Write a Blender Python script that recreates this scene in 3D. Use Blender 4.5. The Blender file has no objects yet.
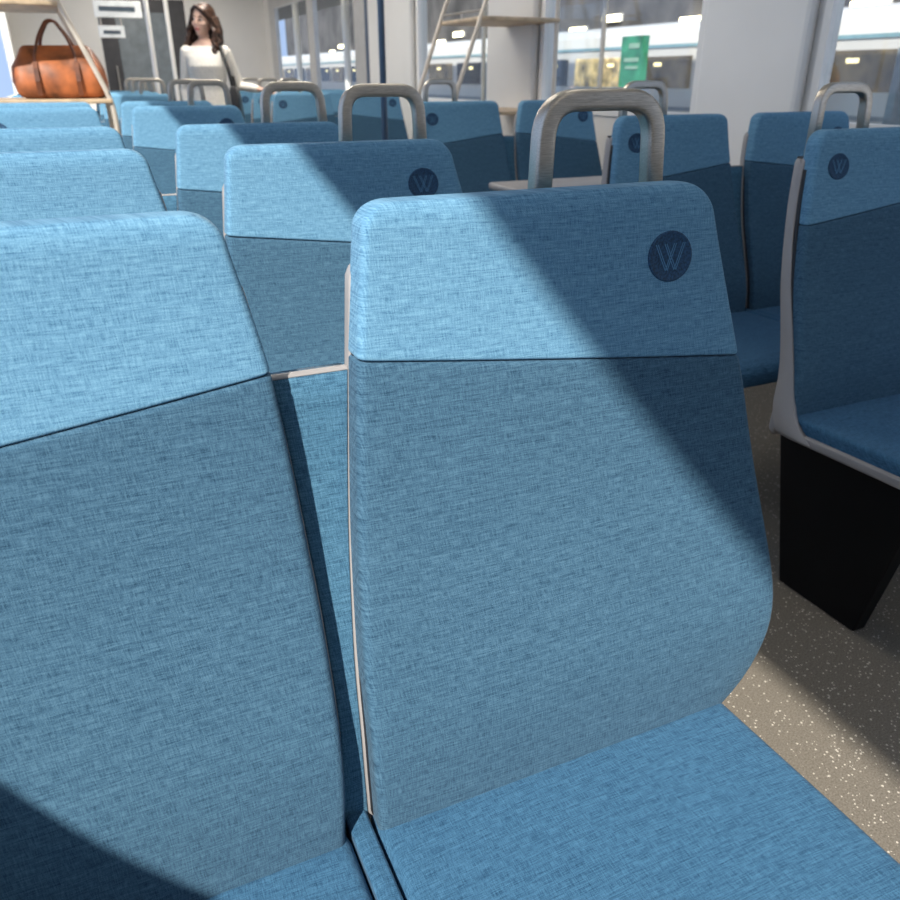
import bpy, bmesh, math, random
from mathutils import Vector, Matrix
random.seed(4)
S = bpy.context.scene
COL = S.collection
V = Vector
PI = math.pi

# ------------------------------------------------------------------ materials
def new_mat(name):
    m = bpy.data.materials.new(name); m.use_nodes = True
    nt = m.node_tree; b = nt.nodes['Principled BSDF']
    return m, nt, b

class NT:
    def __init__(s, nt): s.nt = nt
    def n(s, t, **k):
        x = s.nt.nodes.new(t)
        for a, v in k.items(): setattr(x, a, v)
        return x
    def l(s, a, b): s.nt.links.new(a, b)
    def m(s, op, a, b=None):
        x = s.n('ShaderNodeMath', operation=op)
        for i, q in enumerate((a, b)):
            if q is None: continue
            if isinstance(q, (int, float)): x.inputs[i].default_value = q
            else: s.l(q, x.inputs[i])
        return x.outputs[0]
    def noise(s, vec, scale, detail=2.0, rough=.5):
        x = s.n('ShaderNodeTexNoise'); x.inputs['Scale'].default_value = scale
        x.inputs['Detail'].default_value = detail; x.inputs['Roughness'].default_value = rough
        if vec is not None: s.l(vec, x.inputs['Vector'])
        return x.outputs[0]
    def ramp(s, f, stops):
        x = s.n('ShaderNodeValToRGB'); e = x.color_ramp.elements
        while len(e) > 1: e.remove(e[-1])
        e[0].position = stops[0][0]; e[0].color = (*stops[0][1], 1)
        for p, c in stops[1:]:
            q = e.new(p); q.color = (*c, 1)
        s.l(f, x.inputs[0]); return x.outputs[0]

def plain(name, col, rough=.5, metal=0., var=.06, scale=12., bump=0., spec=.5, emit=0.):
    m, nt, b = new_mat(name); t = NT(nt)
    tc = t.n('ShaderNodeTexCoord')
    f = t.noise(tc.outputs['Object'], scale, 3)
    lo = tuple(max(0, c*(1-var*2)) for c in col); hi = tuple(min(1, c*(1+var*2)) for c in col)
    c = t.ramp(f, [(.3, lo), (.7, hi)])
    t.l(c, b.inputs['Base Color'])
    b.inputs['Roughness'].default_value = rough; b.inputs['Metallic'].default_value = metal
    b.inputs['Specular IOR Level'].default_value = spec
    if bump:
        bp = t.n('ShaderNodeBump'); bp.inputs['Strength'].default_value = bump; bp.inputs['Distance'].default_value = .002
        t.l(f, bp.inputs['Height']); t.l(bp.outputs[0], b.inputs['Normal'])
    if emit:
        t.l(c, b.inputs['Emission Color']); b.inputs['Emission Strength'].default_value = emit
    return m

def fabric(name, mid, axis='Z', lo=.45, hi=1.54):
    dark = (mid[0]*lo*.8, mid[1]*lo, mid[2]*(lo+.06)); light = (mid[0]*hi*1.12, mid[1]*hi, mid[2]*(hi-.12))
    m, nt, b = new_mat(name); t = NT(nt)
    tc = t.n('ShaderNodeTexCoord'); sp = t.n('ShaderNodeSeparateXYZ'); t.l(tc.outputs['Object'], sp.inputs[0])
    u = t.m('ADD', sp.outputs['X'], t.m('MULTIPLY', sp.outputs['Y' if axis == 'Z' else 'Z'], .35))
    v = sp.outputs['Z'] if axis == 'Z' else t.m('SUBTRACT', sp.outputs['Y'], sp.outputs['Z'])
    def co(su, sv, off=0):
        c = t.n('ShaderNodeCombineXYZ'); t.l(t.m('MULTIPLY', u, su), c.inputs[0]); t.l(t.m('MULTIPLY', v, sv), c.inputs[1]); c.inputs[2].default_value = off; return c.outputs[0]
    n1 = t.noise(co(56, 860), 1, 2, .5); n2 = t.noise(co(860, 80, 5), 1, 2, .5); n3 = t.noise(co(950, 950, 9), 1, 1)
    n4 = t.noise(co(10, 300, 3), 1, 2)
    f = t.m('ADD', t.m('ADD', t.m('MULTIPLY', n1, .32), t.m('MULTIPLY', n2, .30)), t.m('ADD', t.m('MULTIPLY', n3, .23), t.m('MULTIPLY', n4, .15)))
    c = t.ramp(f, [(.38, dark), (.49, mid), (.60, light)])
    t.l(c, b.inputs['Base Color'])
    b.inputs['Roughness'].default_value = .92; b.inputs['Specular IOR Level'].default_value = .12
    b.inputs['Sheen Weight'].default_value = .06
    wv = t.m('MULTIPLY', t.m('SINE', t.m('MULTIPLY', u, 2400)), t.m('SINE', t.m('MULTIPLY', v, 2400)))
    h = t.m('ADD', f, t.m('MULTIPLY', wv, .14))
    bp = t.n('ShaderNodeBump'); bp.inputs['Strength'].default_value = .5; bp.inputs['Distance'].default_value = .0012
    t.l(h, bp.inputs['Height']); t.l(bp.outputs[0], b.inputs['Normal'])
    return m

M = {}
M['head'] = fabric('headrest fabric', (.126, .283, .430), lo=.55, hi=1.39)
M['back'] = fabric('backrest fabric', (.050, .117, .186))
M['cush'] = fabric('cushion fabric', (.042, .122, .218), 'Y')
M['panel'] = fabric('panel fabric', (.058, .150, .240))
M['shell'] = plain('shell plastic', (.325, .307, .30), .45, var=.02)
M['shadow_gap_zip'] = plain('dark seal', (.016, .019, .026), .6)  # near-black: painted shadow gap on seat edges, also the bag zip
M['black'] = plain('black metal', (.005, .005, .006), .5, spec=.2)
M['emblem'] = plain('navy emblem', (.018, .062, .130), .8, var=.25, scale=400)
M['letter'] = plain('emblem letter', (.072, .205, .35), .7)
M['rackm'] = plain('rack metal', (.60, .54, .46), .4, .2)
M['wood'] = plain('shelf laminate', (.50, .38, .25), .45, var=.12, scale=15)
M['wallm'] = plain('wall panel', (.76, .745, .715), .45, var=.02, scale=2)
M['wallw'] = plain('white trim', (.87, .855, .825), .4, var=.02, scale=2)
M['ceil'] = plain('ceiling panel', (.80, .80, .79), .6, var=.02, scale=2)
M['dark'] = plain('dark panel', (.05, .05, .055), .5)
M['bluetrim'] = plain('dark blue trim', (.03, .07, .14), .4)
M['silver'] = plain('silver door frame', (.52, .52, .52), .35, .3, var=.03)

def steel():
    m, nt, b = new_mat('brushed steel'); t = NT(nt)
    tc = t.n('ShaderNodeTexCoord'); mp = t.n('ShaderNodeMapping'); mp.inputs['Scale'].default_value = (60, 1100, 1100)
    t.l(tc.outputs['Object'], mp.inputs[0])
    f = t.noise(mp.outputs[0], 1, 3, .7)
    t.l(t.ramp(f, [(.3, (.37, .335, .285)), (.7, (.64, .59, .52))]), b.inputs['Base Color'])
    b.inputs['Metallic'].default_value = 1; b.inputs['Roughness'].default_value = .36
    bp = t.n('ShaderNodeBump'); bp.inputs['Strength'].default_value = .15; bp.inputs['Distance'].default_value = .001
    t.l(f, bp.inputs['Height']); t.l(bp.outputs[0], b.inputs['Normal'])
    return m
M['steel'] = steel()

def floor_mat():
    m, nt, b = new_mat('speckled floor'); t = NT(nt)
    tc = t.n('ShaderNodeTexCoord')
    base = t.ramp(t.noise(tc.outputs['Object'], 280, 3, .7), [(.35, (.112, .099, .080)), (.65, (.245, .218, .180))])
    vo = t.n('ShaderNodeTexVoronoi'); vo.inputs['Scale'].default_value = 140; t.l(tc.outputs['Object'], vo.inputs['Vector'])
    sc = t.n('ShaderNodeSeparateColor'); t.l(vo.outputs['Color'], sc.inputs[0])
    thr = t.m('MULTIPLY', sc.outputs[0], .34)
    near = t.m('LESS_THAN', vo.outputs['Distance'], thr); pick = t.m('LESS_THAN', sc.outputs[1], .65)
    mx = t.n('ShaderNodeMix', data_type='RGBA'); t.l(t.m('MULTIPLY', near, pick), mx.inputs[0])
    t.l(base, mx.inputs[6]); mx.inputs[7].default_value = (.66, .61, .53, 1)
    t.l(mx.outputs[2], b.inputs['Base Color']); b.inputs['Roughness'].default_value = .5
    return m
M['floor'] = floor_mat()

def glass():
    m = bpy.data.materials.new('window glass'); m.use_nodes = True; nt = m.node_tree; nt.nodes.clear(); t = NT(nt)
    o = t.n('ShaderNodeOutputMaterial'); mx = t.n('ShaderNodeMixShader'); tr = t.n('ShaderNodeBsdfTransparent'); g = t.n('ShaderNodeBsdfGlossy')
    tc = t.n('ShaderNodeTexCoord')
    t.l(t.ramp(t.noise(tc.outputs['Object'], 2), [(.3, (.93, .95, .95)), (.7, (.97, .98, .98))]), tr.inputs[0])
    g.inputs['Roughness'].default_value = .03; mx.inputs[0].default_value = .05
    t.l(tr.outputs[0], mx.inputs[1]); t.l(g.outputs[0], mx.inputs[2]); t.l(mx.outputs[0], o.inputs[0])
    return m
M['glass'] = glass()

# ------------------------------------------------------------------ mesh helpers
def link(name, bm, mat, parent=None, smooth=True, bevel=0):
    bmesh.ops.recalc_face_normals(bm, faces=bm.faces)
    me = bpy.data.meshes.new(name); bm.to_mesh(me); bm.free()
    if smooth:
        for p in me.polygons: p.use_smooth = True
    if mat: me.materials.append(mat)
    o = bpy.data.objects.new(name, me); COL.objects.link(o)
    if parent: o.parent = parent
    if bevel:
        md = o.modifiers.new('bevel', 'BEVEL'); md.width = bevel; md.segments = 2; md.limit_method = 'ANGLE'
    if smooth and len(me.polygons) < 60:
        for p in me.polygons: p.use_smooth = False
    return o
def tag(o, label, cat, group=None):
    o['label'] = label; o['category'] = cat
    if group: o['group'] = group
    return o
def thing(name, loc, label, cat, group=None, rz=0):
    o = bpy.data.objects.new(name, None); COL.objects.link(o); o.location = loc; o.rotation_euler = (0, 0, rz)
    o.empty_display_size = .1
    return tag(o, label, cat, group)
def struct(name, bm, mat, parent=None, **kw):
    o = link(name, bm, mat, parent, smooth=False, **kw); o['kind'] = 'structure'; return o
def box(bm, x0, x1, y0, y1, z0, z1):
    vs = [bm.verts.new((x, y, z)) for z in (z0, z1) for y in (y0, y1) for x in (x0, x1)]
    for f in ((0, 2, 3, 1), (4, 5, 7, 6), (0, 1, 5, 4), (2, 6, 7, 3), (0, 4, 6, 2), (1, 3, 7, 5)):
        bm.faces.new([vs[i] for i in f])
    return vs
def NB(): return bmesh.new()
def loft(bm, rings, cap=True):
    R = [[bm.verts.new(p) for p in r] for r in rings]
    n = len(R[0])
    for a, b in zip(R, R[1:]):
        for i in range(n): bm.faces.new((a[i], a[(i+1) % n], b[(i+1) % n], b[i]))
    if cap: bm.faces.new(R[0][::-1]); bm.faces.new(R[-1])
def sweep(bm, pts, r, seg=10, cap=True, ref0=None, ry=None, ex=1.0):
    pts = [V(p) for p in pts]; n = len(pts)
    rs = r if isinstance(r, (list, tuple)) else [r]*n
    rings = []; ref = V(ref0) if ref0 else None
    pw = lambda c: math.copysign(abs(c)**ex, c)
    for i, p in enumerate(pts):
        t = (pts[min(i+1, n-1)]-pts[max(i-1, 0)]).normalized()
        if ref is None: ref = t.orthogonal().normalized()
        ref = (ref - t*ref.dot(t)).normalized(); bi = t.cross(ref)
        q = ry if ry else rs[i]
        rings.append([p+ref*pw(math.cos(a))*q+bi*pw(math.sin(a))*rs[i] for a in (2*PI*(j+.5)/seg for j in range(seg))])
    loft(bm, rings, cap)
def fillet(pts, rad, n=6):
    pts = [V(p) for p in pts]; out = [pts[0]]
    for a, b, c in zip(pts, pts[1:], pts[2:]):
        d1 = (a-b); d2 = (c-b); q = min(rad, d1.length*.49, d2.length*.49)
        p0 = b+d1.normalized()*q; p1 = b+d2.normalized()*q
        for i in range(n+1):
            s = i/n; out.append(p0*(1-s)**2+b*2*s*(1-s)+p1*s*s)
    out.append(pts[-1]); return out
def ball(bm, c, r, seg=16):
    r = r if isinstance(r, (tuple, list)) else (r, r, r)
    bmesh.ops.create_uvsphere(bm, u_segments=seg, v_segments=max(8, seg//2), radius=1,
                              matrix=Matrix.Translation(c) @ Matrix.Diagonal((*r, 1)))
def rrect(w, y0, y1, rf, rb, dome=0, n=20, seg=5):
    P = []
    rf = max(.0005, min(rf, (y1-y0)*.5, w*.5)); rb = max(.0005, min(rb, (y1-y0)*.49, w*.5))
    for i in range(n+1):
        q = -1+2*i/n; P.append(((w-rf)*q, y0-dome*(1-q*q)))
    for cx, cy, r, a0 in ((w-rf, y0+rf, rf, -90), (w-rb, y1-rb, rb, 0), (-w+rb, y1-rb, rb, 90), (-w+rf, y0+rf, rf, 180)):
        for j in range(1 if a0 == -90 else 0, seg+1 if a0 != 180 else seg):
            a = math.radians(a0+90*j/seg); P.append((cx+r*math.cos(a), cy+r*math.sin(a)))
    return P
def curve(tab):
    xs = [a for a, _ in tab]; ys = [b for _, b in tab]; n = len(xs)
    ms = []
    for i in range(n):
        a = max(0, i-1); b = min(n-1, i+1); ms.append((ys[b]-ys[a])/(xs[b]-xs[a]))
    def f(x):
        if x <= xs[0]: return ys[0]
        if x >= xs[-1]: return ys[-1]
        for i in range(n-1):
            if x <= xs[i+1]:
                h = xs[i+1]-xs[i]; t = (x-xs[i])/h
                return ((1+2*t)*(1-t)**2*ys[i]+t*(1-t)**2*h*ms[i]+t*t*(3-2*t)*ys[i+1]+t*t*(t-1)*h*ms[i+1])
    return f

# ------------------------------------------------------------------ seat
prof = curve([(.38, -.150), (.45, -.150), (.55, -.138), (.65, -.105), (.75, -.069), (.90, -.03), (1.0, -.011), (1.08, 0)])
WI_AISLE = curve([(.40, .261), (.43, .261), (.50, .261), (.60, .257), (.72, .243), (.90, .219), (1.04, .202), (1.08, .198)])
WI_WINDOW = curve([(.40, .223), (.43, .224), (.50, .230), (.60, .233), (.72, .232), (.90, .221), (1.04, .198), (1.08, .192)])
WO_LEFT = curve([(.40, .205), (.43, .222), (.455, .248), (.49, .272), (.54, .292), (.60, .298), (.70, .290), (.79, .281), (.90, .265), (1.04, .224), (1.08, .211)])
WO_RIGHT = curve([(.40, .312), (.45, .308), (.51, .296), (.60, .281), (.70, .268), (.79, .256), (.90, .240), (1.04, .215), (1.08, .208)])
PANEL_FRONT = curve([(.42, -.080), (.44, -.046), (.46, -.022), (.49, -.004), (.54, .012), (.60, .020), (.80, .030), (1.02, .040)])
SEAM = .902; DOME = .0042; TOP = 1.072; PITCH = .524

class Shape:
    def __init__(s, m, aisle, right):
        s.m = m; s.wI = WI_AISLE if aisle else WI_WINDOW; s.wO = WO_RIGHT if right else WO_LEFT
    def x(s, x, w, z, off=0, offo=None):
        inner = (x < 0) if s.m > 0 else (x > 0)
        if offo is None: offo = off
        return x*((s.wI(z)+off) if inner else (s.wO(z)+offo))/w

def back_body(sh, zb, zt, T, rb_, rt_, slant, which):
    rows = []
    for j in range(7):
        a = PI/2*j/6
        rows.append((zb+rb_[0]*(1-math.cos(a)), rb_[0]*(1-math.sin(a)), rb_[1]*(1-math.sin(a))))
    z0 = zb+rb_[0]; z1 = zt-rt_[0]
    for j in range(1, 28): rows.append((z0+(z1-z0)*j/28, 0, 0))
    for j in range(9):
        a = PI/2*j/8
        rows.append((z1+rt_[0]*math.sin(a), rt_[0]*(1-math.cos(a)), rt_[1]*(1-math.cos(a))))
    bm = NB(); rings = []
    for z, ix, iy in rows:
        w = .25
        f = (z-zb)/(zt-zb)
        sl = slant*(f if which == 'low' else 1-f)
        ring = []
        for x, y in rrect(w, iy, T-iy, .010, .012, DOME):
            x = sh.x(x, w, z, -ix)
            zz = z+sl*x
            ring.append((x, y+prof(zz), zz))
        rings.append(ring)
    loft(bm, rings)
    return bm

def stroke(bm, a, b, w, th):
    a = V((a[0], 0, a[1])); b = V((b[0], 0, b[1])); d = (b-a).normalized(); nrm = V((-d.z, 0, d.x))*w/2
    q = [a-nrm, a+nrm, b+nrm, b-nrm]
    lo = [bm.verts.new(p) for p in q]; hi = [bm.verts.new(p+V((0, -th, 0))) for p in q]
    bm.faces.new(lo); bm.faces.new(hi[::-1])
    for i in range(4): bm.faces.new((lo[i], lo[(i+1) % 4], hi[(i+1) % 4], hi[i]))

def build_seat(m, aisle, handle, right):
    """m=+1: the seat's outer side is +x; -1 mirrored. parts in local space"""
    root = thing('passenger_chair', (0, 0, 0), 'x', 'train seat')
    sh = Shape(m, aisle, right)
    slant = -.115*m
    link('headrest', back_body(sh, SEAM+.0006, TOP, .046, (.004, .004), (.028, .010), slant, 'high'), M['head'], root)
    link('backrest', back_body(sh, .415, SEAM-.0006, .044, (.014, .010), (.004, .004), slant, 'low'), M['back'], root)
    oi = .0030 if aisle else .0058
    bm = NB(); rings = []
    for z, i in [(.405, .012), (.415, .003)]+[(.425+.575*j/24, 0) for j in range(25)]+[(1.008, .003), (1.014, .010), (1.016, .018)]:
        rings.append([(sh.x(x, .25, z, oi-i, .0035-i), y+prof(z), z) for x, y in rrect(.25, .033+i*.3, .056-i*.3, .003, .010)])
    loft(bm, rings); link('shell', bm, M['shell'], root)
    bm = NB(); rings = []
    for j in range(24):
        z = .43+.56*j/23
        rings.append([(sh.x(x, .25, z, .0008 if aisle else .002, .0008), y+prof(z), z) for x, y in rrect(.25, .025, .036, .003, .003)])
    loft(bm, rings); link('edge_shadow_gap', bm, M['shadow_gap_zip'], root)  # dark strip drawn as the shadow gap between pad and shell
    up = .032 if right else 0
    if right:
        bm = NB(); rings = []
        for z, i in [(.421, .004)]+[(.425+.578*j/36, 0) for j in range(37)]+[(1.010, .004), (1.016, .012)]:
            a = sh.wO(z)-.010; b = sh.wO(z)+.004
            g = max(0, (.50-z)/.08)
            f0 = PANEL_FRONT(z)+i; f1 = .058-i-.030*g**1.8
            rings.append([(m*a, f0+.005+prof(z), z), (m*(b-.001), f0+prof(z), z), (m*b, f0+.001+prof(z), z), (m*b, f1-.001+prof(z), z), (m*(b-.001), f1+prof(z), z), (m*a, f1+prof(z), z)])
        loft(bm, rings); link('side_panel', bm, M['shell'], root)
    # cushion
    ci = .264 if aisle else .231; co_ = .298 if right else .2235
    cs = m*(co_-ci)/2; ch = (co_+ci)/2
    ztop = lambda y: .432+up+.014*max(0, min(1, (-.15-y)/.42))
    bm = NB(); rings = []
    ys = [(-.635, .030), (-.632, .022), (-.624, .012), (-.608, .004), (-.585, 0)]+[(-.585+.44*j/14, 0) for j in range(1, 15)]+[(-.115, .004), (-.105, .012)]
    for y, i in ys:
        rings.append([(x+cs, y, ztop(y)-i-q) for x, q in rrect(ch-i*.7, 0, .050-i, .010 if right else .014, .012, .003 if right else .004)])
    loft(bm, rings); link('seat_cushion', bm, M['cush'], root)
    bm = NB(); rings = []
    for y, i in [(-.622, .03), (-.615, .012), (-.595, 0), (-.3, 0), (-.16, 0), (-.130, .002), (-.118, .012)]:
        rings.append([(x*(1 if (x*m > 0) else .97)+cs, y, ztop(y)-(.030 if right else .042)-q) for x, q in rrect(ch+(.013 if right else .004)-i, i*.4, (.022 if right else .021)-i*.3, .003, .008)])
    loft(bm, rings); link('seat_pan', bm, M['shell'], root)
    # pedestal: slanted black support plate under the outer side
    bm = NB()
    xo = .245*m; xi = .205*m
    q = [(-.395, 0), (-.165, 0), (-.085, .368+up), (-.475, .382+up)]
    lo = [bm.verts.new((xi, y, z)) for y, z in q]; hi = [bm.verts.new((xo+m*.012*(z > .1), y, z)) for y, z in q]
    bm.faces.new(lo); bm.faces.new(hi[::-1])
    for i in range(4): bm.faces.new((lo[i], hi[i], hi[(i+1) % 4], lo[(i+1) % 4]))
    link('pedestal', bm, M['black'], root, smooth=False, bevel=.004)
    bm = NB(); box(bm, min(xi, -.22*m), max(xi, -.22*m), -.32, -.22, .30, .368+up); link('cross_beam', bm, M['black'], root, smooth=False, bevel=.004)
    # emblem
    ez = .997; ex = .155*m
    w = .235
    ey = prof(ez)-DOME*(1-(ex/w)**2)-.0006
    tilt = -math.atan((prof(ez+.02)-prof(ez-.02))/.04)
    yaw = math.atan(2*DOME*ex/w/w)
    bm = NB()
    rr = .0280; sx = 1.10
    loft(bm, [[(sx*r*math.cos(t), y, r*math.sin(t)) for t in (2*PI*i/48 for i in range(48))]
              for r, y in ((rr, .002), (rr, -.0004), (rr*.97, -.0009), (rr*.91, -.0009), (rr*.89, -.0005), (rr*.5, -.0005))])
    em = link('emblem', bm, M['emblem'], root)
    em.location = (ex, ey, ez); em.rotation_euler = (tilt, 0, yaw)
    bm = NB()
    rx = rr*sx
    for dx in (-.20, .20):
        for e in (-.045, .045):
            stroke(bm, ((dx-.42+e)*rx, .50*rr), ((dx+e)*rx, -.54*rr), .036*rr, .0005)
            stroke(bm, ((dx+e)*rx, -.54*rr), ((dx+.42+e)*rx, .50*rr), .036*rr, .0005)
    le = link('emblem_letter', bm, M['letter'], em, smooth=False); le.location = (0, -.0004, 0)
    if aisle:
        bm = NB(); rings = []
        for z in [.30+.61*j/24 for j in range(25)]:
            zc = max(z, .43)
            a = -(WI_AISLE(zc)+.0032)*m; b = -(PITCH-WI_WINDOW(zc)-.0060)*m
            lo_, hi_ = min(a, b), max(a, b); c = (lo_+hi_)/2; w_ = max(.002, (hi_-lo_)/2)
            rings.append([(x+c, y+prof(z), z) for x, y in rrect(w_, .035, .060, .002, .002, n=6)])
        loft(bm, rings); link('centre_panel', bm, M['panel'], root)
        a = -(WI_AISLE(.91)+.0032)*m; b = -(PITCH-WI_WINDOW(.91)-.0060)*m
        bm = NB(); loft(bm, [[(xx, .042+prof(.91)+c*.0065, .911+s*.0025) for c, s in ((math.cos(t), math.sin(t)) for t in (2*PI*i/12 for i in range(12)))] for xx in (a, b)])
        link('panel_trim', bm, M['shell'], root)
        ax = -.279*m
        bm = NB(); rings = []
        for y in [-.60+.50*j/10 for j in range(11)]:
            w_ = .0118
            rings.append([(ax+a*w_, y, ztop(y)+.001-q) for a, q in ((-1, .06), (-1, .003), (-.8, .001), (0, 0), (.8, .001), (1, .003), (1, .06))])
        loft(bm, rings); link('centre_strip', bm, M['cush'], root, smooth=False)
    if handle:
        hx = (.076 if right else .110)*m; hy = .078
        p = fillet([(hx-.084, hy-.010, .90), (hx-.072, hy, 1.156), (hx+.072, hy, 1.156), (hx+.084, hy-.010, .90)], .040, 8)
        bm = NB(); sweep(bm, p, .0114, 24, ref0=(0, 1, 0), ry=.0110, ex=.38); link('grab_handle', bm, M['steel'], root)
    return root

def copy_tree(o, parent=None):
    c = o.copy(); COL.objects.link(c)
    if parent: c.parent = parent
    for ch in list(o.children): copy_tree(ch, c)
    return c

protos = {}
def seat(x, y, m, aisle, handle, right, label, group):
    key = (m, aisle, handle, right)
    if key not in protos:
        protos[key] = o = build_seat(m, aisle, handle, right)
    else:
        o = copy_tree(protos[key])
    o.location = (x, y, 0)
    tag(o, label, 'train seat', group)
    return o
O = ['first', 'second', 'third', 'fourth', 'fifth', 'sixth', 'seventh', 'eighth']
LA, LW = .435, .435-PITCH
RA, RW = 1.712, 1.712+PITCH
lrows = [.72, 1.445, 2.135, 3.55, 4.25, 5.95, 6.64, 7.33]
for i, y in enumerate(lrows):
    la = f'blue aisle-side train seat with steel grab handle, {O[i]} row from the front, left block'
    lw = f'blue window-side train seat in sunlight, {O[i]} row from the front, left block'
    if i == 0:
        la = 'nearest blue seat, centre of the photo, crossed by a diagonal shadow edge'
        lw = 'nearest blue window-side seat at far left, cropped by the photo edge'
    if i == 1: la = 'blue aisle-side seat directly behind the nearest centre seat, round emblem at upper right'
    if i > 4: lw = lw.replace(' in sunlight', '')
    seat(LA, y, 1, True, True, False, la, 'train seats')
    seat(LW, y, -1, False, False, False, lw, 'train seats')
rrows = [(1.345, 0), (2.09, 0), (3.67, 0), (6.06, -.14), (6.75, -.14), (7.44, -.14)]
for i, (y, dx) in enumerate(rrows):
    ra = f'shaded blue aisle-side train seat, {O[i]} row from the front, right block across the aisle'
    rw = f'shaded blue window-side train seat, {O[i]} row from the front, right block'
    if i == 0: ra = 'dark blue shaded seat at right edge of photo, on black pedestal across the aisle'
    seat(RA+dx, y, -1, True, True, True, ra, 'train seats')
    seat(RW+dx, y, 1, False, False, True, rw, 'train seats')

# ------------------------------------------------------------------ the carriage
XL, XR = -.44, 2.61; YB, YE = -2.4, 11.8; ZC = 2.40
bm = NB(); box(bm, XL-.08, XR+.08, YB-.08, YE+.08, -.06, 0); struct('floor', bm, M['floor'])
bm = NB(); box(bm, XL-.08, XR+.08, YB-.08, YE+.08, ZC, ZC+.08); struct('ceiling', bm, M['ceil'])
SILL, HEAD = .99, 2.176
def side_wall(name, x0, x1, openings):
    bm = NB()
    box(bm, x0, x1, YB, YE, HEAD, ZC)
    y = YB
    for a, b, s in openings:
        if a > y: box(bm, x0, x1, y, a, 0, HEAD)
        if s > 0: box(bm, x0, x1, a, b, 0, s)
        y = b
    box(bm, x0, x1, y, YE, 0, HEAD)
    return struct(name, bm, M['wallm'])
side_wall('wall_left', XL-.08, XL, [(-2.0, 6.2, SILL), (6.9, 11.2, SILL)])
rw_open = [(-1.8, 1.0, SILL), (1.3, 2.42, SILL), (3.06, 4.47, SILL), (5.13, 6.40, SILL), (7.5, 11.5, .02)]
side_wall('wall_right', XR, XR+.08, rw_open)
bm = NB(); box(bm, XL-.08, XR+.08, YB-.08, YB, 0, ZC); struct('wall_back', bm, M['wallm'])
bm = NB()
box(bm, XL-.08, .55, YE, YE+.08, 0, ZC); box(bm, 1.6, XR+.08, YE, YE+.08, 0, ZC); box(bm, .55, 1.6, YE, YE+.08, 2.05, ZC)
struct('wall_front', bm, M['wallm'])
bm = NB(); box(bm, .55, 1.6, YE+.02, YE+.05, 0, 2.05); d = struct('door_1', bm, M['dark'])
bm = NB(); box(bm, .75, 1.4, YE+.005, YE+.019, .9, 1.9); link('pane', bm, plain('door pane', (.20, .23, .25), .15), d, smooth=False)
bm = NB(); sweep(bm, [(.68, YE-.02, .9), (.68, YE-.02, 1.3)], .012); link('door_handle', bm, M['steel'], d)
for i, (a, b, s) in enumerate(rw_open[1:4]):
    bm = NB()
    f = .035
    box(bm, XR-.012, XR+.03, a, a+f, s, HEAD); box(bm, XR-.012, XR+.03, b-f, b, s, HEAD)
    box(bm, XR-.012, XR+.03, a+f, b-f, s, s+f); box(bm, XR-.012, XR+.03, a+f, b-f, HEAD-f, HEAD)
    w = struct(f'window_{i+1}', bm, M['wallw'])
    bm = NB(); box(bm, XR+.01, XR+.016, a+f, b-f, s+f, HEAD-f); link('pane', bm, M['glass'], w, smooth=False)
for i, (a, b) in enumerate([(2.45, 3.03), (4.50, 5.10), (6.44, 7.46)]):
    bm = NB(); box(bm, XR-.05, XR, a, b, .0, ZC); struct(f'trim_{i+1}', bm, M['wallw'] if i == 0 else M['wallm'], bevel=.02)
bm = NB()
for a, b in ((7.5, 8.0), (9.4, 9.65), (11.2, 11.5)): box(bm, XR, XR+.05, a, b, .02, HEAD)
box(bm, XR, XR+.05, 8.0, 11.2, .02, .75); box(bm, XR, XR+.05, 8.0, 11.2, 1.95, HEAD)
d2 = struct('door_2', bm, M['silver'])
bm = NB(); box(bm, XR+.02, XR+.026, 8.0, 9.4, .75, 1.95); box(bm, XR+.02, XR+.026, 9.65, 11.2, .75, 1.95); link('pane', bm, M['glass'], d2, smooth=False)
bm = NB(); box(bm, XR-.02, XR, 7.52, 7.62, .02, HEAD); link('edge_strip', bm, M['bluetrim'], d2, smooth=False)
# table in the right bay
t = thing('bay_table', (1.53, 2.86, 0), 'narrow pale table in the open bay of the right block', 'table')
bm = NB(); rings = []
loft(bm, [[(x+.49, y, z) for x, y in [(a, b) for a, b in rrect(.5-i, -.15+i, .15-i, .03, .03)]] for z, i in ((.762, .004), (.766, 0), (.782, 0), (.786, .004))])
link('table_top', bm, M['shell'], t)
bm = NB(); sweep(bm, [(.85, 0, 0), (.85, 0, .762)], .03, 12); link('leg', bm, M['steel'], t)
bm = NB(); sweep(bm, [(.85, 0, 0), (.85, 0, .015)], .10, 20); link('foot_plate', bm, M['black'], t)
# unseen ceiling strips, added as fill light for the interior
lm = plain('diffuser', (1, .96, .9), .5, var=.01, emit=1.2)
for i, y in enumerate((-1.2, 1.2, 3.6, 6.0, 8.4, 10.4)):
    t = thing('unseen_ceiling_light', (1.08, y, ZC), f'added unseen ceiling light strip above the aisle, the {O[i]} along', 'ceiling light', 'added ceiling lights')
    bm = NB(); box(bm, -.16, .16, -.8, .8, -.02, 0); link('housing', bm, M['wallw'], t, smooth=False, bevel=.004)
    bm = NB(); box(bm, -.14, .14, -.78, .78, -.028, -.02); link('diffuser', bm, lm, t, smooth=False)
    L = bpy.data.lights.new('aisle_fill', 'AREA'); L.shape = 'RECTANGLE'; L.size = .28; L.size_y = 1.5  # interior fill lamp below each added strip
    L.energy = 2 if y < 3 else (14 if y < 5 else (36 if y < 8 else 22)); L.color = (1, .93, .83)
    lo = bpy.data.objects.new('aisle_fill', L); COL.objects.link(lo); lo.location = (1.08, y, ZC-.035)

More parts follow.
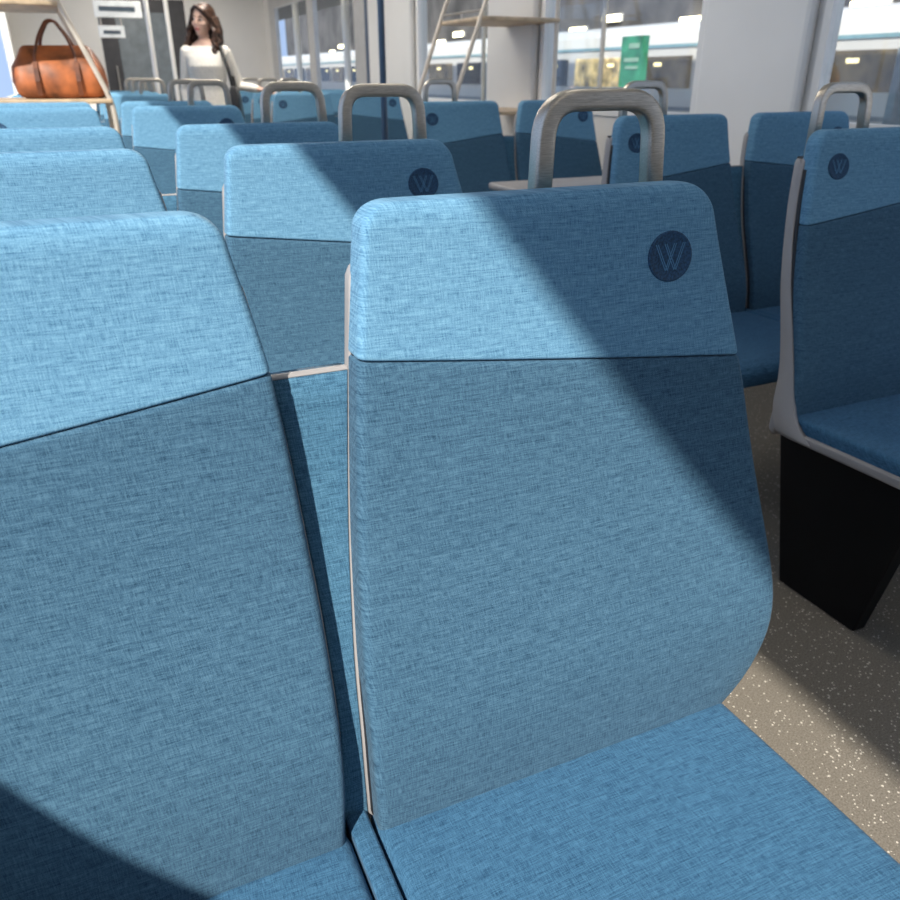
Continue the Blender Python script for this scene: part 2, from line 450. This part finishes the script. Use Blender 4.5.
# information display
t = thing('information_display', (.62, 9.0, 1.66), 'white information display panels hanging from the ceiling at far end', 'sign')
dm = plain('display face', (.74, .76, .76), .4, emit=.2); tm = plain('display marks', (.06, .09, .12), .5)
bm = NB(); box(bm, -.22, .20, -.03, .03, .02, .16); link('upper_panel', bm, dm, t, smooth=False, bevel=.006)
bm = NB(); box(bm, -.21, .02, -.03, .03, -.15, -.05); link('lower_panel', bm, dm, t, smooth=False, bevel=.006)
bm = NB(); box(bm, -.18, .14, -.034, -.031, .07, .11); link('display_strip', bm, tm, t, smooth=False)
bm = NB(); box(bm, -.17, -.02, -.034, -.031, -.12, -.09); link('display_strip', bm, tm, t, smooth=False)
for x in (-.18, .0):
    bm = NB(); sweep(bm, [(x, 0, -.05), (x, 0, ZC-1.66)], .008, 8); link('hanging_rod', bm, M['steel'], t)
for i, (x, y, lab) in enumerate([(.80, 8.3, 'slim pale grab pole standing in the aisle behind the woman'), (1.12, 9.6, 'slim pale grab pole near the far end door'),
                              (1.93, 5.35, 'slim dark blue vertical grab pole left of the right luggage rack')]):
    t = thing('grab_pole', (x, y, 0), lab, 'pole')
    bm = NB(); sweep(bm, [(0, 0, .0), (0, 0, ZC)], .022, 12); link('pole', bm, M['wallw'] if i < 2 else M['bluetrim'], t)
    bm = NB(); sweep(bm, [(0, 0, .0), (0, 0, .02)], .05, 16); link('floor_flange', bm, M['steel'], t)

# luggage racks
def rack(x_wall, s, y0, y1, zs, label):
    t = thing('luggage_rack', (x_wall, y0, 0), label, 'luggage rack', 'luggage racks')
    L = y1-y0
    for y in (.02, L-.02):
        p = fillet([(s*.66, y, 0), (s*.66, y, 1.06), (s*.46, y, 1.58), (s*.05, y, 2.25)], .08, 5)
        bm = NB(); sweep(bm, p, .0125, 10); link('side_post', bm, M['rackm'], t)
        bm = NB(); sweep(bm, [(s*.03, y, 0), (s*.03, y, 2.25)], .0125, 10); link('wall_post', bm, M['rackm'], t)
    for z in zs:
        d = .66 if z < 1.1 else .66-(z-1.06)*.385
        bm = NB(); box(bm, min(s*.02, s*d), max(s*.02, s*d), .0, L, z-.020, z)
        sh = link('shelf', bm, M['wood'], t, smooth=False, bevel=.005)
        bm = NB(); sweep(bm, [(s*(d-.01), 0, z+.03), (s*(d-.01), L, z+.03)], .006, 8)
        for yy in (.03, L/2, L-.03): sweep(bm, [(s*(d-.01), yy, z-.005), (s*(d-.01), yy, z+.03)], .005, 6)
        link('shelf_rail', bm, M['steel'], sh)
    return t
rack(XL, 1, 4.62, 5.20, (.35, 1.075, 1.50), 'beige luggage rack at left with the brown bag on its shelf')
rack(XR, -1, 4.25, 4.83, (.35, 1.0, 1.47), 'beige luggage rack at right beside the grey pillar, without luggage')

# leather bag
leather = plain('tan leather', (.27, .080, .023), .55, var=.36, scale=10, bump=.5)
leather2 = plain('dark tan leather', (.13, .038, .013), .5, var=.2, scale=20)
t = thing('leather_bag', (.005, 4.90, 1.0755), 'tan brown leather holdall with two handles on the left luggage rack', 'bag', rz=-.12)
bm = NB(); rings = []
for z, w, d in [(0, .17, .085), (.008, .20, .105), (.03, .216, .118), (.08, .222, .122), (.14, .210, .108), (.19, .190, .080), (.226, .168, .048), (.242, .150, .024), (.246, .135, .012)]:
    rings.append([(x*(1+.03*math.sin(y*40+z*30)), y*(1+.07*math.sin(x*31+z*20)), z-.026*math.cos(x/w*PI/2)*(z > .2)+.006*math.sin(x*22)*(z > .12)) for x, y in rrect(w, -d, d, min(.06, d*.9), min(.06, d*.85), .012)])
loft(bm, rings); body = link('body', bm, leather, t)
bm = NB(); sweep(bm, [(-.14+.28*i/10, 0, .243-.026*math.cos((-.14+.28*i/10)/.15*PI/2)+.006*math.sin((-.14+.28*i/10)*22)) for i in range(11)], .006, 8); link('zip', bm, M['shadow_gap_zip'], t)
for s in (-1, 1):
    bm = NB(); path = [(-.095, s*.108, .13), (-.094, s*.085, .20), (-.066, s*.045, .285), (-.020, s*.030, .355), (.016, s*.030, .357), (.064, s*.045, .285), (.094, s*.085, .20), (.095, s*.108, .13)]
    sweep(bm, fillet(path, .03, 4), .0075, 10); link('handle', bm, leather2, t)
    for x in (-.095, .095):
        bm = NB()
        loft(bm, [[(x+a*.011, s*(dd+.002+b*.003), z) for a, b in ((-1, 0), (1, 0), (1, 1), (-1, 1))] for z, dd in ((.015, .125), (.08, .135), (.14, .122), (.17, .102))])
        link('strap', bm, leather2, t, smooth=False)

# ------------------------------------------------------------------ the woman
def fuse(name, bm, voxel, mat, parent, it=4):
    o = link(name, bm, None, None)
    md = o.modifiers.new('r', 'REMESH'); md.mode = 'VOXEL'; md.voxel_size = voxel
    ms = o.modifiers.new('s', 'SMOOTH'); ms.iterations = it; ms.factor = .5
    bpy.context.view_layer.update()
    dg = bpy.context.evaluated_depsgraph_get()
    me = bpy.data.meshes.new_from_object(o.evaluated_get(dg))
    o.modifiers.clear(); o.data = me
    for p in me.polygons: p.use_smooth = True
    me.materials.clear(); me.materials.append(mat); o.parent = parent
    return o
def limb(bm, pts, rs, seg=14):
    sweep(bm, pts, rs, seg)
    for p, r in zip(pts, rs): ball(bm, p, r*.99, 14)
def torso(bm, tab, cy=0):
    rings = []
    for z, a, b, oy in tab:
        rings.append([(a*math.copysign(abs(math.cos(t))**.85, math.cos(t)), cy+oy+b*math.copysign(abs(math.sin(t))**.85, math.sin(t)), z) for t in (2*PI*i/28 for i in range(28))])
    loft(bm, rings)
def merge(dst, src):
    me = bpy.data.meshes.new('tmp'); src.to_mesh(me); src.free(); dst.from_mesh(me); bpy.data.meshes.remove(me)
HC = V((0, .005, 1.475))
HM = Matrix.Translation(HC) @ Matrix.Rotation(math.radians(-24), 4, 'Z') @ Matrix.Rotation(math.radians(3), 4, 'X') @ Matrix.Rotation(math.radians(7), 4, 'Y') @ Matrix.Diagonal((.88, .90, .91, 1)) @ Matrix.Translation(-HC)
def hx(bm): bmesh.ops.transform(bm, matrix=HM, verts=bm.verts); return bm
skin = plain('skin', (.68, .44, .34), .5, var=.04)
sweaterm = plain('cream knit', (.82, .785, .72), .9, var=.04, scale=60, bump=.4)
trous = plain('dark trousers', (.025, .027, .035), .85)
hairm = plain('brown hair', (.046, .020, .011), .42, var=.5, scale=60, bump=.5)
lipm = plain('lips', (.40, .11, .10), .4); eyew = plain('eye white', (.6, .58, .56), .3); irism = plain('iris', (.02, .012, .008), .2)
shoem = plain('shoe leather', (.014, .014, .016), .4)
WX, WY, WR, WS = .970, 6.36, math.radians(-16), .978
W = thing('person', (WX, WY, 0), 'woman with long dark brown hair and cream sweater standing in the aisle', 'person', rz=WR)
W.scale = (WS, WS, WS)
lsh, lel, lwr = V((.134, .0, 1.362)), V((.208, .100, 1.140)), V((.356, -.045, 1.118))
rsh, rel, rwr = V((-.134, .0, 1.362)), V((-.185, .045, 1.11)), V((-.160, -.06, .88))
bm = NB()
torso(bm, [(.84, .12, .09, 0), (.92, .145, .10, .01), (1.02, .115, .09, 0), (1.10, .105, .085, 0), (1.20, .118, .092, 0), (1.30, .126, .096, 0), (1.36, .124, .080, .005), (1.41, .09, .060, .008), (1.44, .050, .048, .01)])
limb(bm, [lsh, lel, lwr], [.036, .031, .021]); limb(bm, [rsh, rel, rwr], [.036, .031, .021])
for s in (-1, 1): limb(bm, [(s*.085, 0, .90), (s*.09, -.01, .50), (s*.095, .01, .09)], [.076, .052, .036])
for s in (-1, 1): limb(bm, [(s*.095, .02, .045), (s*.10, -.12, .035)], [.036, .028])
sweep(bm, [(0, .015, 1.38), (0, .012, 1.46), (0, .0, 1.53)], [.046, .040, .041], 16)
hb = NB()
ball(hb, (0, .005, 1.585), (.072, .090, .098), 24); ball(hb, (0, -.028, 1.535), (.052, .060, .068), 20); ball(hb, (0, -.066, 1.486), (.020, .020, .018), 12)
sweep(hb, [(0, -.083, 1.585), (0, -.100, 1.555), (0, -.088, 1.545)], [.006, .010, .008], 10)
for s in (-1, 1): ball(hb, (s*.073, .012, 1.565), (.010, .02, .03), 10); ball(hb, (s*.036, -.064, 1.550), (.024, .020, .02), 10)
merge(bm, hx(hb))
def hand(bm, wr, d, up, thumb_side, curl):
    d = d.normalized(); side = d.cross(up).normalized()*thumb_side; up = up.normalized()
    for q in (-.026, -.009, .009, .026):
        sweep(bm, [wr, wr+d*.04+side*q*.9, wr+d*.085+side*q], [.016, .015, .011], 8)
    for q, L in zip((.029, .010, -.010, -.028), (.070, .078, .072, .056)):
        b0 = wr+d*.085+side*q; p1 = b0+d*L*.45-up*curl*.012; p2 = p1+d*L*.32-up*curl*.026; p3 = p2+d*L*.12-up*curl*.024
        limb(bm, [b0, p1, p2, p3], [.0095, .0088, .008, .007], 8)
    t0 = wr+d*.025+side*.024; t1 = t0+side*.028+d*.028-up*.006; t2 = t1+d*.032+side*.006-up*.008
    limb(bm, [t0, t1, t2], [.013, .0105, .0085], 8)
hand(bm, lwr, V((.085, -.03, -.014)), V((0, 0, 1)), -1, .4)
hand(bm, rwr, V((.0, -.04, -.10)), V((-1, 0, 0)), 1, .5)
fuse('body', bm, .0060, skin, W, 3)
bm = NB()
torso(bm, [(.88, .156, .120, .005), (.89, .159, .124, .005), (.95, .155, .120, .005), (1.04, .128, .104, 0), (1.11, .118, .096, 0), (1.19, .126, .108, -.004), (1.27, .138, .126, -.012), (1.33, .140, .110, -.004), (1.38, .122, .080, .004), (1.400, .098, .066, .006), (1.407, .086, .058, .008)])
limb(bm, [lsh, lsh.lerp(lel, .5), lel, lel.lerp(lwr, .5), lel.lerp(lwr, .92)], [.046, .041, .037, .032, .027])
limb(bm, [rsh, rsh.lerp(rel, .5), rel, rel.lerp(rwr, .5), rel.lerp(rwr, .94)], [.046, .041, .037, .032, .027])
fuse('sweater', bm, .008, sweaterm, W, 4)
bm = NB()
torso(bm, [(.80, .165, .115, .01), (.88, .152, .112, .01), (.98, .128, .098, .005)])
for s in (-1, 1): limb(bm, [(s*.085, 0, .86), (s*.09, -.01, .50), (s*.095, .01, .11)], [.090, .066, .058])
fuse('trousers', bm, .009, trous, W, 3)
for s in (-1, 1):
    bm = NB(); limb(bm, [(s*.095, .035, .045), (s*.098, -.05, .045), (s*.103, -.16, .034)], [.044, .046, .033])
    for v in bm.verts: v.co.z = max(v.co.z, 0)
    link('shoe', bm, shoem, W)
bm = NB()
ball(bm, (0, .034, 1.607), (.084, .096, .092), 24); ball(bm, (0, .06, 1.54), (.084, .066, .10), 20)
sweep(bm, [(-.040, -.050, 1.668), (.0, -.068, 1.664), (.045, -.064, 1.642), (.078, -.040, 1.605), (.090, -.010, 1.56)], [.012, .016, .020, .020, .016], 12)
sweep(bm, [(-.035, -.045, 1.671), (-.066, -.040, 1.638), (-.084, -.014, 1.595)], [.012, .016, .016], 12)
for s in (-1, 1):
    for q, (dx, dy, dz) in enumerate([(0, 0, 0), (.014, .030, .012), (-.004, .060, -.02), (.006, -.012, -.012)]):
        path = [(s*(.082+dx*.3), -.006+dy, 1.60), (s*(.090+dx), -.004+dy, 1.55+dz), (s*(.118+dx), -.010+dy, 1.505+dz), (s*(.104+dx), -.020+dy, 1.455+dz), (s*(.132+dx), -.030+dy, 1.41+dz), (s*(.112+dx), -.038+dy, 1.365+dz), (s*(.124+dx), -.042+dy, 1.33+dz)]
        fp = fillet(path, .02, 3)
        sweep(bm, fp, [.018]+[.021]*(len(fp)-5)+[.018, .015, .011, .005], 12)
    sweep(bm, [(s*.05, .08, 1.6), (s*.082, .085, 1.5), (s*.100, .075, 1.43), (s*.095, .07, 1.36)], [.04, .046, .040, .018], 12)
sweep(bm, [(0, .09, 1.6), (0, .105, 1.48), (0, .10, 1.37)], [.05, .055, .03], 12)
for v in bm.verts:
    if v.co.z < 1.60:
        k_ = min(1, (1.60-v.co.z)/.08); v.co.x += .007*k_*math.sin(v.co.z*110+v.co.y*60); v.co.y += .006*k_*math.sin(v.co.z*95+v.co.x*50)
fuse('hair', hx(bm), .0055, hairm, W, 1)
for s in (-1, 1):
    bm = NB(); ball(bm, (s*.030, -.0765, 1.580), (.0135, .009, .0070), 12); e = link('eye', hx(bm), eyew, W)
    bm = NB(); ball(bm, (s*.030-.002, -.0830, 1.579), (.0085, .004, .0070), 10); link('iris', hx(bm), irism, e)
    bm = NB(); sweep(bm, [(s*.013, -.0875, 1.597), (s*.031, -.085, 1.604), (s*.050, -.073, 1.597)], [.003, .0046, .002], 8); link('eyebrow', hx(bm), hairm, W)
bm = NB(); ball(bm, (0, -.0870, 1.514), (.023, .007, .0075), 12); link('lips', hx(bm), lipm, W)
SB = thing('shoulder_bag', (WX, WY, 0), 'black shoulder bag hanging from the woman\'s left shoulder', 'bag', rz=WR)
SB.scale = (WS, WS, WS)
bm = NB(); rings = []
for z, w, d in [(.90, .11, .03), (.905, .125, .04), (.94, .13, .045), (1.06, .120, .038), (1.13, .10, .022), (1.14, .095, .014)]:
    rings.append([(.182+y, -.09+x, z) for x, y in rrect(w, -d, d, .02, .02, .004)])
loft(bm, rings); link('bag_body', bm, shoem, SB)
bm = NB(); sweep(bm, fillet([(.180, -.155, 1.13), (.160, -.140, 1.24), (.122, -.082, 1.384), (.100, .0, 1.428), (.12, .07, 1.37), (.160, .08, 1.26), (.180, -.01, 1.13)], .04, 4), .012, 8); link('strap', bm, shoem, SB)

# ------------------------------------------------------------------ outside, right
bm = NB(); box(bm, -14, 40, -20, 70, -1.3, -1.2); struct('ground', bm, plain('station ground', (.30, .29, .28), .8, scale=3))
bm = NB(); box(bm, 3.2, 7.4, -10, 60, -1.2, -.1); o = struct('floor_platform', bm, plain('platform paving', (.42, .40, .37), .8, scale=4))
tw = plain('train white', (.66, .65, .625), .35, var=.02, scale=1)
t = thing('train_car', (10.0, 14, -1.1), 'white passenger train with pale blue roof stripe standing at the platform outside', 'train')
bm = NB()
prf = [(0, .2), (0, 2.75), (.08, 2.98), (.3, 3.12), (.8, 3.2), (1.9, 3.2), (2.4, 3.12), (2.62, 2.98), (2.7, 2.75), (2.7, .2)]
loft(bm, [[(x, y, z) for x, z in prf] for y in (-22, 40)]); link('body', bm, tw, t, smooth=False)
bm = NB(); box(bm, -.02, .0, -22, 40, 2.74, 2.79); link('roof_stripe', bm, plain('stripe blue', (.22, .38, .44), .4), t, smooth=False)
bm = NB(); box(bm, -.015, .0, -22, 40, 1.72, 1.78); link('skirt_stripe', bm, plain('stripe grey', (.30, .32, .34), .4), t, smooth=False)
bm = NB(); box(bm, .2, 2.5, -21, 39, -.1, .2); link('underframe', bm, M['dark'], t, smooth=False)
wms = [plain('train window warm', (.12, .09, .045), .15, var=.3, scale=2.4, emit=.5), plain('train window dim', (.028, .026, .024), .15, var=.3, scale=2.8), plain('train window lit', (.50, .37, .16), .15, var=.4, scale=3.5, emit=.9)]
wl = plain('window lamp glow', (1, .82, .45), .5, emit=2.2)
for j in range(30):
    y = -20+j*2.0
    bm = NB(); box(bm, -.012, .0, y, y+1.7, 2.08, 2.60); wp = link('window', bm, wms[(0, 1, 0, 2, 1, 0, 1)[j % 7]], t, smooth=False)
    bm = NB(); box(bm, -.03, -.012, y+.3+.13*(j % 5), y+.5+.13*(j % 5), 2.44, 2.50); link('window_lamp', bm, wl, wp, smooth=False)
tdm = plain('train door', (.24, .28, .31), .3)
for j in range(5):
    y = -18.3+j*12
    bm = NB(); box(bm, -.016, .0, y, y+.28, .35, 2.62); link('door', bm, tdm, t, smooth=False)
def sign(x, y, z0, z1, w, label, col, c2, em):
    t = thing('platform_sign', (x, y, -.1), label, 'sign')
    bm = NB(); box(bm, -.04, .04, -w/2, w/2, z0, z1); p = link('panel', bm, plain('sign face', col, .4, var=.25, scale=5, emit=em), t, smooth=False)
    sm = plain('sign mark', c2, .4, emit=em)
    for (a, b, c, e) in ((-.34, .12, .76, .86), (-.34, .30, .50, .58), (-.34, .22, .36, .42)):
        bm = NB(); box(bm, -.05, -.041, w*a, w*b, z0+(z1-z0)*c, z0+(z1-z0)*e); link('pictogram', bm, sm, p, smooth=False)
    for s in (-1, 1):
        bm = NB(); sweep(bm, [(0, s*w*.35, 0), (0, s*w*.35, z0)], .03, 8); link('post', bm, M['steel'], t)
sign(6.2, 8.48, 1.16, 1.70, .42, 'green sign board on posts on the platform outside the window', (.03, .22, .115), (.24, .40, .30), .06)
t = thing('platform_shelter', (5.7, 9.9, -.1), 'glazed waiting shelter with bench on the platform outside', 'shelter')
for x in (-.4, .5):
    for y in (-.75, .75):
        bm = NB(); sweep(bm, [(x, y, 0), (x, y, 2.3)], .03, 8); link('post', bm, M['steel'], t)
bm = NB(); box(bm, -.6, .7, -.95, .95, 2.3, 2.38); link('roof', bm, M['wallm'], t, smooth=False, bevel=.01)
bm = NB(); box(bm, .49, .51, -.75, .75, .3, 2.1); link('glass_panel', bm, M['glass'], t, smooth=False)
bm = NB(); box(bm, .1, .43, -.7, .7, .42, .48); link('bench_seat', bm, M['rackm'], t, smooth=False)
for j in range(7):
    y = 6.8+5*j
    t = thing('canopy_column', (6.9, y, -.1), 'slender grey steel platform column supporting the canopy', 'column', 'platform columns')
    bm = NB(); sweep(bm, [(0, 0, 0), (0, 0, 3.3)], .09, 14); link('shaft', bm, M['wallm'], t)
    bm = NB(); box(bm, -.18, .18, -.18, .18, 0, .1); link('base', bm, M['wallm'], t, smooth=False)
t = thing('canopy', (6.9, 24, 3.2), 'flat grey platform canopy roof with tube lamps outside', 'canopy')
bm = NB(); box(bm, -1.6, 1.6, -22, 24, 0, .15); link('roof', bm, M['dark'], t, smooth=False)
bm = NB(); box(bm, -1.65, -1.6, -22, 24, -.1, .2); link('fascia', bm, M['wallm'], t, smooth=False)
le = plain('lamp glow', (1, .82, .50), .5, emit=9)
for j in range(9):
    bm = NB(); box(bm, -.7, -.5, -18+4*j-.6, -18+4*j+.6, -.10, 0); h = link('lamp', bm, M['wallw'], t, smooth=False)
    bm = NB(); sweep(bm, [(-.6, -18+4*j-.55, -.12), (-.6, -18+4*j+.55, -.12)], .03, 8); link('tube', bm, le, h)
# station hall behind
bm = NB(); box(bm, 22, 22.3, -15, 90, -1.2, 10); sw = struct('wall_station', bm, plain('station wall', (.10, .092, .085), .8, var=.3, scale=.7))
for j in range(30):
    t = thing('wall_lamp', (21.9, -2+2.6*j, 2.7+(j*5 % 3)*.35), 'bright warm lamp on the station hall wall behind the white train', 'lamp', 'station hall lamps')
    bm = NB(); box(bm, 0, .1, -.7, .7, -.14, .14); h = link('housing', bm, M['wallm'], t, smooth=False)
    bm = NB(); box(bm, -.04, 0, -.65, .65, -.12, .12); link('lens', bm, le, t, smooth=False)

# ------------------------------------------------------------------ light
sun = bpy.data.lights.new('sun', 'SUN'); sun.energy = 6.9; sun.angle = math.radians(1.1); sun.color = (1, .945, .85)
so = bpy.data.objects.new('sun', sun); COL.objects.link(so)
so.rotation_euler = V((.55, .55, -.70)).to_track_quat('-Z', 'Y').to_euler(); so.location = (-6, -6, 8)
w = bpy.data.worlds.new('world'); S.world = w; w.use_nodes = True
t = NT(w.node_tree); bg = w.node_tree.nodes['Background']
tc = t.n('ShaderNodeTexCoord')
c = t.ramp(t.noise(tc.outputs['Generated'], 2.2, 4), [(.35, (.42, .60, 1)), (.65, (.60, .75, 1))])
t.l(c, bg.inputs[0]); bg.inputs[1].default_value = 1.05

# ------------------------------------------------------------------ camera
F_ = 780.; hy = 76.; vx = 60.
phi = math.atan((450-hy)/F_); th = math.atan((450-vx)*math.cos(phi)/F_)
Fw = V((math.sin(th)*math.cos(phi), math.cos(th)*math.cos(phi), -math.sin(phi)))
R = V((math.cos(th), -math.sin(th), 0)); U = R.cross(Fw)
cd = bpy.data.cameras.new('camera'); cd.sensor_width = 36; cd.lens = 36*F_/900; cd.clip_start = .02; cd.clip_end = 300
cd.dof.use_dof = True; cd.dof.focus_distance = .95; cd.dof.aperture_fstop = 8
co = bpy.data.objects.new('camera', cd); COL.objects.link(co)
mt = Matrix((R, U, -Fw)).transposed().to_4x4(); mt.translation = (0, 0, 1.18)
co.matrix_world = mt
S.camera = co
S.view_settings.view_transform = 'Standard'
